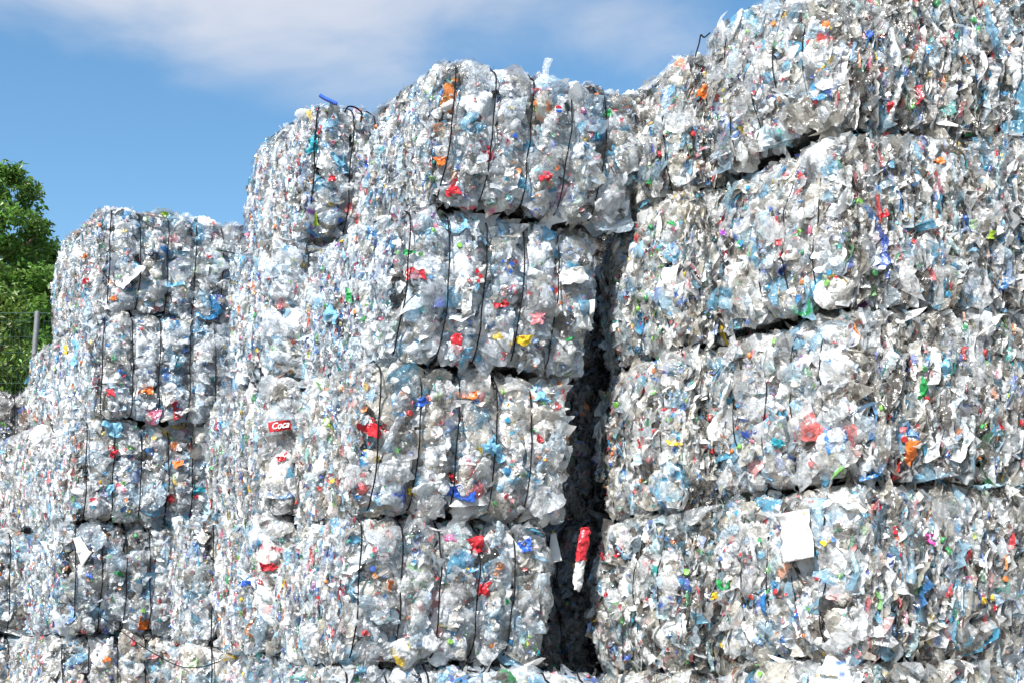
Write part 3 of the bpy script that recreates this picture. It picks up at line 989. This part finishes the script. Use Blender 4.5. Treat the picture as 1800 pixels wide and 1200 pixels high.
for k, (bale, pts, mat, nm) in enumerate([
    (C[2], [(788, 852), (818, 850), (816, 880), (790, 883)], M_BLUE, 'blue_wrapper'),
    (C[2], [(640, 742), (664, 750), (660, 775), (634, 760)], M_RED, 'red_wrapper'),
    (C[1], [(792, 476), (842, 472), (846, 508), (798, 522)], M_SHEET, 'white_bag'),
    (C[1], [(797, 520), (816, 512), (812, 568), (792, 560)], M_SHEET, 'white_bag'),
    (C[1], [(780, 592), (796, 590), (800, 616), (784, 618)], M_RED, 'red_wrapper'),
    (C[0], [(838, 255), (856, 258), (858, 292), (848, 290)], M_RED, 'red_wrapper'),
    (C[0], [(932, 308), (956, 304), (954, 328), (934, 330)], M_RED, 'red_wrapper'),
    (C[0], [(786, 322), (800, 318), (802, 344), (788, 346)], M_RED, 'red_wrapper'),
    (C[3], [(812, 948), (848, 944), (842, 972), (818, 978)], M_RED, 'red_wrapper'),
    (C[3], [(836, 1016), (856, 1022), (848, 1050), (834, 1042)], M_RED, 'red_wrapper'),
    (C[3], [(908, 950), (926, 948), (926, 968), (910, 970)], M_BLUE, 'blue_wrapper'),
    (A[0], [(246, 518), (282, 516), (280, 542), (250, 544)], M_CARD, 'cardboard_scrap'),
    (A[0], [(236, 520), (248, 528), (250, 546), (240, 544)], M_SHEET, 'white_scrap'),
    (A[1], [(278, 694), (296, 692), (302, 706), (282, 716)], M_SHEET, 'white_scrap'),
    (A[1], [(296, 710), (310, 706), (314, 730), (302, 732)], M_RED, 'red_wrapper'),
    (A[2], [(184, 786), (200, 784), (202, 800), (188, 804)], M_RED, 'red_wrapper'),
    (A[2], [(154, 876), (166, 874), (166, 890), (156, 892)], M_RED, 'red_wrapper'),
]):
    o = on_bale(bale, nm, quad_front(bale, pts, 0.034), mat, 60 + k, 0.012)


def film(name, rgb, tr=0.15):
    return simple_mat(name, rgb, 0.3, 0, 25, 0.25, 0.4, tr)


MATS = {'red': M_RED, 'blue': M_BLUE, 'white': M_SHEET, 'green': film('green film', (0.03, 0.30, 0.08)), 'lime': film('lime film', (0.28, 0.42, 0.03)),
        'yellow': film('yellow film', (0.70, 0.48, 0.03)), 'orange': film('orange film', (0.70, 0.17, 0.03)), 'teal': film('teal film', (0.02, 0.24, 0.30)),
        'sky_blue': film('light blue film', (0.22, 0.50, 0.68), 0.3), 'pink': film('pink film', (0.72, 0.30, 0.32), 0.3), 'magenta': film('magenta film', (0.55, 0.03, 0.25)),
        'purple': film('purple film', (0.20, 0.03, 0.28)), 'dark': film('dark film', (0.03, 0.035, 0.04))}
for k, (bale, face, x, y, w, h, kind) in enumerate([
    (A[0], 'front', 296, 368, 15, 18, 'lime'), (A[0], 'front', 196, 524, 16, 14, 'orange'), (A[0], 'front', 244, 514, 8, 13, 'green'), (A[0], 'front', 302, 500, 26, 12, 'sky_blue'),
    (A[0], 'left', 163, 496, 8, 12, 'red'), (A[0], 'left', 163, 452, 11, 6, 'orange'), (A[0], 'front', 407, 522, 14, 12, 'red'), (A[0], 'front', 265, 455, 18, 16, 'dark'),
    (A[1], 'front', 310, 636, 13, 28, 'teal'), (A[1], 'front', 220, 660, 24, 18, 'sky_blue'), (A[1], 'front', 190, 688, 11, 16, 'red'), (A[1], 'front', 250, 690, 24, 18, 'orange'),
    (A[1], 'left', 126, 612, 10, 26, 'yellow'), (A[1], 'left', 148, 620, 14, 40, 'sky_blue'), (A[1], 'front', 194, 628, 8, 12, 'green'),
    (A[2], 'front', 196, 758, 26, 34, 'sky_blue'), (A[2], 'front', 342, 860, 18, 22, 'teal'), (A[2], 'front', 308, 816, 18, 14, 'orange'), (A[2], 'front', 298, 876, 9, 15, 'red'),
    (A[2], 'front', 192, 862, 20, 26, 'sky_blue'), (A[3], 'front', 250, 1094, 22, 16, 'orange'), (A[3], 'front', 148, 1012, 10, 9, 'blue'), (A[3], 'front', 205, 1010, 20, 10, 'green'),
    (A[4], 'front', 222, 1125, 16, 16, 'red'), (A[4], 'front', 262, 1150, 34, 20, 'pink'), (A[4], 'front', 180, 1160, 14, 10, 'orange'),
    (B[0], 'front', 552, 262, 26, 44, 'teal'), (B[0], 'front', 562, 234, 9, 16, 'red'), (B[0], 'front', 576, 318, 12, 12, 'red'), (B[0], 'front', 590, 290, 20, 30, 'sky_blue'),
    (B[0], 'front', 552, 384, 15, 30, 'lime'), (B[2], 'front', 492, 806, 12, 10, 'red'), (B[2], 'front', 495, 835, 16, 10, 'white'), (B[3], 'front', 472, 996, 16, 16, 'red'),
    (B[3], 'front', 486, 964, 22, 14, 'pink'), (B[3], 'left', 446, 1030, 14, 12, 'blue'),
    (C[0], 'front', 774, 286, 16, 22, 'orange'), (C[0], 'front', 944, 168, 40, 16, 'pink'), (C[0], 'front', 936, 194, 14, 18, 'lime'), (C[0], 'front', 880, 312, 24, 28, 'white'),
    (C[0], 'front', 1062, 203, 16, 9, 'green'), (C[0], 'front', 830, 232, 24, 16, 'sky_blue'), (C[0], 'front', 970, 300, 10, 8, 'orange'), (C[0], 'front', 1030, 250, 14, 14, 'teal'),
    (C[1], 'front', 718, 486, 22, 20, 'red'), (C[1], 'front', 716, 446, 22, 7, 'green'), (C[1], 'front', 870, 541, 22, 14, 'red'), (C[1], 'front', 928, 566, 26, 34, 'pink'),
    (C[1], 'front', 812, 630, 22, 30, 'sky_blue'), (C[1], 'left', 633, 526, 8, 28, 'green'), (C[1], 'front', 996, 490, 36, 24, 'white'), (C[1], 'front', 992, 598, 14, 14, 'green'),
    (C[1], 'left', 600, 560, 22, 40, 'sky_blue'), (C[1], 'front', 798, 388, 26, 30, 'sky_blue'), (C[1], 'front', 912, 598, 26, 14, 'yellow'), (C[1], 'left', 605, 425, 9, 20, 'yellow'),
    (C[2], 'front', 736, 706, 30, 20, 'blue'), (C[2], 'front', 812, 696, 28, 16, 'orange'), (C[2], 'front', 852, 788, 52, 40, 'sky_blue'), (C[2], 'front', 892, 832, 20, 24, 'white'),
    (C[2], 'left', 606, 845, 10, 9, 'yellow'), (C[2], 'left', 602, 746, 18, 14, 'lime'), (C[2], 'front', 945, 690, 26, 36, 'sky_blue'), (C[2], 'front', 988, 692, 10, 20, 'red'),
    (C[2], 'front', 722, 862, 12, 12, 'yellow'), (C[2], 'front', 790, 840, 12, 14, 'red'), (C[3], 'front', 786, 946, 18, 14, 'magenta'), (C[3], 'front', 676, 1030, 22, 20, 'orange'),
    (C[3], 'front', 945, 1146, 14, 12, 'teal'), (C[3], 'front', 880, 1060, 10, 16, 'green'), (C[3], 'left', 572, 1050, 8, 12, 'red'), (C[3], 'left', 570, 925, 22, 24, 'sky_blue'),
    (E[3], 'left', 1288, 1026, 24, 26, 'green'), (E[1], 'left', 1394, 424, 13, 14, 'red'), (E[0], 'front', 1556, 188, 14, 16, 'red'), (E[1], 'front', 1536, 384, 12, 12, 'red'),
    (E[1], 'front', 1722, 422, 13, 14, 'lime'), (E[1], 'left', 1290, 410, 11, 14, 'purple'), (E[1], 'left', 1262, 408, 14, 12, 'orange'), (E[0], 'front', 1512, 70, 12, 18, 'blue'),
    (E[3], 'left', 1462, 952, 14, 16, 'yellow'), (E[3], 'front', 1646, 970, 14, 16, 'green'), (E[3], 'left', 1324, 976, 11, 11, 'red'), (E[2], 'left', 1386, 776, 13, 13, 'teal'),
    (E[0], 'left', 1454, 46, 10, 14, 'orange'), (E[2], 'front', 1590, 800, 26, 34, 'orange'), (E[2], 'front', 1608, 690, 10, 34, 'green'), (E[2], 'front', 1640, 660, 28, 60, 'sky_blue'),
    (E[1], 'front', 1640, 286, 16, 12, 'orange'), (E[0], 'front', 1690, 250, 12, 16, 'red'), (E[3], 'front', 1620, 945, 12, 22, 'magenta'), (E[3], 'front', 1700, 940, 14, 16, 'lime'),
    (Dd[3], 'left', 1112, 962, 13, 26, 'red'), (Dd[3], 'left', 1076, 980, 26, 14, 'red'), (Dd[1], 'left', 1188, 396, 10, 8, 'green'), (Dd[2], 'left', 1190, 776, 13, 12, 'yellow'),
    (Dd[0], 'left', 1176, 166, 10, 9, 'yellow'), (Dd[3], 'front', 1242, 1046, 14, 14, 'yellow'), (Dd[2], 'left', 1150, 780, 8, 16, 'red'), (Dd[0], 'front', 1226, 168, 14, 20, 'orange'),
]):
    rng = np.random.default_rng(900 + k)
    w, h = w * 0.8, h * 0.8
    j = lambda v, a: v + rng.uniform(-0.3, 0.3) * a
    pts = [(j(x - w / 2, w), j(y - h / 2, h)), (j(x + w / 2, w), j(y - h / 2, h)), (j(x + w / 2, w), j(y + h / 2, h)), (j(x - w / 2, w), j(y + h / 2, h))]
    on_bale(bale, kind + '_scrap', quad_front(bale, pts, 0.042, face), MATS[kind], 120 + k, 0.014)

# print on the blue wrapper and the white bag
def blobs(parent_obj, bale, near, Y, spots, mat, off, nm):
    for (x, y, r) in spots:
        c = on_surf(bale, 'front', x, y, off) + bale.base
        rng = np.random.default_rng(int(x * 7 + y))
        n = 9
        X = np.array([math.cos(RAD(26)), math.sin(RAD(26)), 0]); Z = np.array([0, 0, 1.0]); nn = np.array([math.sin(RAD(26)), -math.cos(RAD(26)), 0])
        th = np.arange(n) * 2 * math.pi / n
        rr = r * rng.uniform(0.55, 1.15, n)
        v = [c] + [c + X * rr[k] * math.cos(th[k]) + Z * rr[k] * math.sin(th[k]) + nn * rng.normal(0, 0.001) for k in range(n)]
        tr = [(0, 1 + k, 1 + (k + 1) % n) for k in range(n)]
        link(nm, make_mesh(nm, np.array(v) - bale.base, None, mat, tris=tr), parent_obj)


wb = [o for o in C[1].root.children if o.name.startswith('white_bag')]
blobs(wb[0], C[1], (688, 500), CY, [(822, 484, 0.018), (832, 492, 0.02), (826, 500, 0.012)], M_RED, 0.052, 'red_print')
bw = [o for o in C[2].root.children if o.name.startswith('blue_wrapper')]
blobs(bw[0], C[2], (639, 770), CY, [(803, 868, 0.016)], M_WHITEINK, 0.054, 'white_print')
blobs(C[1].root, C[1], (688, 500), CY, [(872, 464, 0.012), (886, 469, 0.02), (876, 479, 0.01), (884, 483, 0.016)], M_BLUE, 0.045, 'blue_print')


# --- loose wires
def loose_wire(bale, pts, r=0.004, name='loose_wire', mat=None):
    P = np.array([at(*p) for p in pts])
    t = np.linspace(0, len(P) - 1, 8 * len(P))
    # smooth through the points
    i = np.clip(np.floor(t).astype(int), 0, len(P) - 2); u = (t - i)[:, None]
    p0, p1, p2, p3 = P[np.maximum(i - 1, 0)], P[i], P[i + 1], P[np.minimum(i + 2, len(P) - 1)]
    Q = 0.5 * (2 * p1 + (p2 - p0) * u + (2 * p0 - 5 * p1 + 4 * p2 - p3) * u ** 2 + (3 * p1 - p0 - 3 * p2 + p3) * u ** 3)
    v, q = tube(Q, r)
    link(name, make_mesh(name, v - bale.base, q, mat or M_WIRE, smooth=True), bale.root)


loose_wire(A[0], [(386, 440, 12.0), (405, 444, 11.8), (425, 446, 11.6), (445, 430, 11.5)], 0.005)
loose_wire(B[6], [(176, 1082, 11.5), (215, 1110, 11.4), (255, 1138, 11.0), (310, 1168, 10.4), (350, 1172, 10.0), (390, 1160, 9.7)], 0.004)
loose_wire(B[0], [(606, 198, 9.2), (612, 188, 9.2), (626, 190, 9.25), (636, 200, 9.3), (634, 216, 9.3)], 0.006)
loose_wire(E[0], [(1222, 100, 8.3), (1229, 76, 8.3), (1232, 62, 8.3), (1238, 66, 8.3), (1248, 58, 8.3)], 0.005)
loose_wire(E[0], [(1276, 70, 8.2), (1280, 48, 8.2), (1278, 36, 8.2), (1284, 42, 8.2), (1290, 46, 8.2)], 0.005)
loose_wire(B[0], [(562, 168, 9.3), (572, 174, 9.3), (592, 183, 9.3)], 0.014, 'blue_strip', M_BLUE)

# bottle sticking up from the topmost middle bale
o = link('upright_bottle', bottle_mesh((0.86, 0.88, 0.9), 0.32, 99, 0.2, 0.03), C[0].root)
o.matrix_local = Matrix.Translation(Vector(at(960, 120, 8.9) - C[0].base)) @ Matrix.Rotation(RAD(12), 4, 'Y') @ Matrix.Rotation(RAD(90), 4, 'X') @ Matrix.Rotation(RAD(90), 4, 'Z') @ Matrix.Diagonal((0.75, 0.75, 0.75, 1))
o = link('blue_bottle', BOTTLES[3], E[0].root)
o.matrix_local = Matrix.Translation(Vector(at(1742, 48, 7.35) - E[0].base)) @ Matrix.Rotation(RAD(80), 4, 'Y') @ Matrix.Diagonal((1.3, 1.3, 1.3, 1))

# ------------------------------------------------------------------ ground, bank
def ground():
    n = 60
    xs = np.concatenate([np.linspace(-600, -30, 12), np.linspace(-26, 20, 47), np.linspace(25, 600, 12)])
    ys = np.concatenate([np.linspace(-200, -5, 8), np.linspace(0, 40, 41), np.linspace(45, 1200, 14)])
    X, Yy = np.meshgrid(xs, ys, indexing='ij')
    k = np.clip((Yy - 14.2) / 0.9, 0, 1) * np.clip((-2.4 - X) / 1.0, 0, 1) * np.clip((60 - Yy) / 20, 0, 1)
    Z = 2.75 * k * k * (3 - 2 * k)
    P = np.stack([X, Yy, Z], -1).reshape(-1, 3)
    P[:, 2] += 0.03 * noise3(P, 0.8, 3) - 0.035
    o = link('ground', make_mesh('ground', P, grid_quads(1, len(xs), len(ys))[:, ::-1], M_GROUND, smooth=True))
    return struct(o)


ground()

# dark bale on the bank
K = corners_px((-60, 688), (-60, 830), 80, -140, 15.2, 10, 33, Lv=1.1)
K[:4, 2] = 2.7
build_bale(K, (0.3, 0.6), 'front', 600, 'dark brown bale far behind at the left edge before the fence', caps=3, scraps=4, bottles=0, detail=0.6, dull=0.75, hide=('right',))

# ------------------------------------------------------------------ fence
def fence():
    Yf, zb = 17.5, 2.7
    tp = at(66, 548, Yf)
    root = bpy.data.objects.new('wire_fence', None)
    root.location = (tp[0], Yf, zb); COL.objects.link(root)
    tag(root, 'green wire mesh fence with a grey post in front of the trees', 'fence')
    h = tp[2] - zb
    for k in range(-1, 2):
        x = k * 2.5
        v, q = tube([(x, 0, 0), (x, 0, h * 0.5), (x, 0, h)], 0.035, 10)
        link('post', make_mesh('post', v, q, M_POST, smooth=True), root)
    soup_v, soup_q, n = [], [], 0
    for i in range(int(5.0 / 0.06)):
        x = -2.5 + i * 0.06
        v, q = tube([(x, 0.04, 0), (x, 0.04, h * 0.98)], 0.0022, 4); soup_v.append(v); soup_q.append(q + n); n += len(v)
    for i in range(int(h / 0.2) + 1):
        z = min(i * 0.2, h - 0.02)
        v, q = tube([(-2.5, 0.045, z), (2.5, 0.045, z)], 0.003, 4); soup_v.append(v); soup_q.append(q + n); n += len(v)
    v, q = tube([(-2.5, 0.045, h - 0.01), (2.5, 0.045, h - 0.01)], 0.008, 5); soup_v.append(v); soup_q.append(q + n)
    link('wire_mesh', make_mesh('wire_mesh', np.concatenate(soup_v), np.concatenate(soup_q), M_NET), root)


fence()

# ------------------------------------------------------------------ trees
def tree(px, top_y, Y, R, seed, label, base_z=2.7, leaf=0.07, tint=(0.082, 0.165, 0.025), nclump=260, per=130, low=0.12):
    rng = np.random.default_rng(seed)
    top = at(px, top_y, Y)
    H = top[2] - base_z
    root = bpy.data.objects.new('leafy_tree', None)
    root.location = (top[0], Y, base_z); COL.objects.link(root)
    tag(root, label, 'tree', 'trees behind the bales')
    # trunk and limbs
    vs, qs, n = [], [], 0
    def limb(p, q, r0, r1):
        nonlocal n
        t = np.linspace(0, 1, 7)[:, None]
        path = p * (1 - t) + q * t + np.sin(t * 3.1) * rng.normal(0, 0.10, (1, 3))
        v, qd = tube(path, 1.0, 8)
        c = np.repeat(path, 8, 0); rr = np.repeat(np.linspace(r0, r1, 7), 8)[:, None]
        vs.append(c + (v - c) * rr); qs.append(qd + n); n += len(v)
    limb(np.zeros(3) - [0, 0, 0.1], np.array([0, 0, H * 0.85]), 0.17, 0.03)
    for k in range(14):
        z = H * rng.uniform(0.15, 0.75); a = rng.uniform(0, 6.28); l = R * rng.uniform(0.5, 0.9)
        limb(np.array([0, 0, z]), np.array([math.cos(a) * l, math.sin(a) * l, z + l * rng.uniform(0.2, 0.9)]), 0.06, 0.012)
    link('trunk', make_mesh('trunk', np.concatenate(vs), np.concatenate(qs), M_BARK, smooth=True), root)
    # leaf clumps
    zc = rng.uniform(low, 1.0, nclump) ** 0.9
    prof = np.sqrt(np.clip(1 - ((zc - 0.42) / 0.6) ** 2, 0, 1)) * (1 + 0.15 * np.sin(zc * 17 + seed))
    a = rng.uniform(0, 6.28, nclump); rr = R * prof * np.sqrt(rng.uniform(0.25, 1.0, nclump))
    cc = np.stack([np.cos(a) * rr, np.sin(a) * rr, zc * H], 1)
    cr = rng.uniform(0.18, 0.42, nclump)
    d = unit(rng.normal(0, 1, (nclump, per, 3))) * (rng.random((nclump, per, 1)) ** 0.5)
    P = (cc[:, None] + d * cr[:, None, None] * np.array([1, 1, 0.75])).reshape(-1, 3)
    P += rng.normal(0, 0.02, P.shape)
    m = len(P)
    Nn = unit(rng.normal(0, 0.6, (m, 3)) + np.array([0, -0.1, 0.6]))
    ref = unit(rng.normal(0, 1, (m, 3)))
    U = unit(np.cross(Nn, ref)); V = np.cross(Nn, U)
    s = leaf * rng.uniform(0.6, 1.25, m)[:, None]
    v = np.stack([P - U * s, P - V * s * 0.42 + Nn * s * 0.12, P + U * s, P + V * s * 0.42 + Nn * s * 0.12], 1).reshape(-1, 3)
    q = np.arange(m * 4).reshape(-1, 4)
    g = rng.uniform(0.65, 1.4, nclump).repeat(per)[:, None] * rng.uniform(0.75, 1.3, (m, 1))
    c = np.array(tint)[None] * g * (1 + rng.normal(0, 0.08, (m, 3)))
    link('crown', make_mesh('crown', v, q, M_LEAF, np.repeat(np.clip(c, 0.005, 0.4), 4, 0), None), root)


tree(-4, 306, 24.0, 1.6, 11, 'tall dark green tree rising behind the fence at the left edge', nclump=250, per=130)
tree(66, 440, 27.0, 0.95, 12, 'slimmer dark green tree between the tall tree and the left stack', nclump=220, per=130, low=0.05, tint=(0.06, 0.12, 0.024))
tree(-14, 520, 20.5, 0.75, 13, 'low yellowish green bush against the left edge behind the fence', nclump=110, per=120, tint=(0.115, 0.18, 0.03), leaf=0.055, low=0.05)

# ------------------------------------------------------------------ light and sky
SUN_AZ, SUN_EL = 29.0, 47.0     # degrees left of straight behind the camera; height
sd = np.array([-math.sin(RAD(SUN_AZ)) * math.cos(RAD(SUN_EL)), -math.cos(RAD(SUN_AZ)) * math.cos(RAD(SUN_EL)), math.sin(RAD(SUN_EL))])
sun_d = bpy.data.lights.new('sun', 'SUN')
sun_d.energy = 4.9; sun_d.angle = RAD(0.55); sun_d.color = (1.0, 0.972, 0.93)
sun = bpy.data.objects.new('sun', sun_d)
sun.rotation_euler = Vector(-sd).to_track_quat('-Z', 'Y').to_euler()
sun.location = (-20, -20, 30)
COL.objects.link(sun)

wd = bpy.data.worlds.new('World'); SC.world = wd; wd.use_nodes = True
nt = wd.node_tree; nt.nodes.clear()
N, L = nt.nodes.new, nt.links.new
out = N('ShaderNodeOutputWorld'); bg = N('ShaderNodeBackground'); sky = N('ShaderNodeTexSky')
sky.sky_type = 'NISHITA'; sky.sun_disc = False
sky.sun_elevation = RAD(SUN_EL)
# rotation is measured from +Y towards +X
sky.sun_rotation = math.atan2(sd[0], sd[1])
sky.air_density = 1.0; sky.dust_density = 0.6; sky.ozone_density = 1.0
bg.inputs['Strength'].default_value = 0.085
tc = N('ShaderNodeTexCoord')
sx = N('ShaderNodeSeparateXYZ'); L(tc.outputs['Generated'], sx.inputs[0])


def math_(op, a, b=None):
    n_ = N('ShaderNodeMath'); n_.operation = op
    for i_, x_ in enumerate((a, b)):
        if x_ is None: continue
        if isinstance(x_, (int, float)): n_.inputs[i_].default_value = x_
        else: L(x_, n_.inputs[i_])
    return n_.outputs[0]


# one long soft cloud bank low in the northern sky: compass direction and height, frayed by noise
az_ = math_('ARCTAN2', sx.outputs[0], sx.outputs[1])
hz_ = math_('ARCSINE', sx.outputs[2])
cv = N('ShaderNodeCombineXYZ'); L(math_('MULTIPLY', az_, 4.0), cv.inputs[0]); L(math_('MULTIPLY', hz_, 9.0), cv.inputs[1])
cn = N('ShaderNodeTexNoise'); cn.inputs['Scale'].default_value = 1.5; cn.inputs['Detail'].default_value = 6; cn.inputs['Roughness'].default_value = 0.5
cn.inputs['Distortion'].default_value = 0.5
L(cv.outputs[0], cn.inputs['Vector'])
dx_ = math_('DIVIDE', math_('ADD', az_, 0.25), 0.36)
hh_ = math_('SUBTRACT', hz_, math_('MULTIPLY', az_, -0.10))
dz_ = math_('DIVIDE', math_('SUBTRACT', hh_, 0.455), 0.085)
rr_ = math_('ADD', math_('MULTIPLY', dx_, dx_), math_('MULTIPLY', dz_, dz_))
den = math_('ADD', math_('SUBTRACT', 0.95, rr_), math_('MULTIPLY', math_('SUBTRACT', cn.outputs['Fac'], 0.5), 2.6))
cm = N('ShaderNodeMapRange'); cm.interpolation_type = 'SMOOTHSTEP'; L(den, cm.inputs[0])
cm.inputs[1].default_value = -0.5; cm.inputs[2].default_value = 1.25; cm.inputs[3].default_value = 0.0; cm.inputs[4].default_value = 0.85
mx = N('ShaderNodeMix'); mx.data_type = 'RGBA'
hs = N('ShaderNodeHueSaturation'); hs.inputs['Saturation'].default_value = 1.22; hs.inputs['Value'].default_value = 1.13; hs.inputs['Hue'].default_value = 0.492; L(sky.outputs[0], hs.inputs['Color'])
L(cm.outputs[0], mx.inputs[0]); L(hs.outputs[0], mx.inputs[6]); mx.inputs[7].default_value = (4.5, 4.65, 5.1, 1)
L(mx.outputs[2], bg.inputs[0]); L(bg.outputs[0], out.inputs[0])

SC.view_settings.view_transform = 'Standard'
SC.view_settings.look = 'None'
SC.view_settings.exposure = 1.03
SC.view_settings.gamma = 1.0
cy = SC.cycles
cy.max_bounces = 6; cy.diffuse_bounces = 3; cy.glossy_bounces = 2; cy.transmission_bounces = 3
cy.transparent_max_bounces = 6
cy.use_adaptive_sampling = True; cy.adaptive_threshold = 0.03
cy.sample_clamp_indirect = 4.0
cy.use_denoising = True
cy.denoiser = 'OPENIMAGEDENOISE'
print('quads', sum(STATS), 'bales', len(STATS))
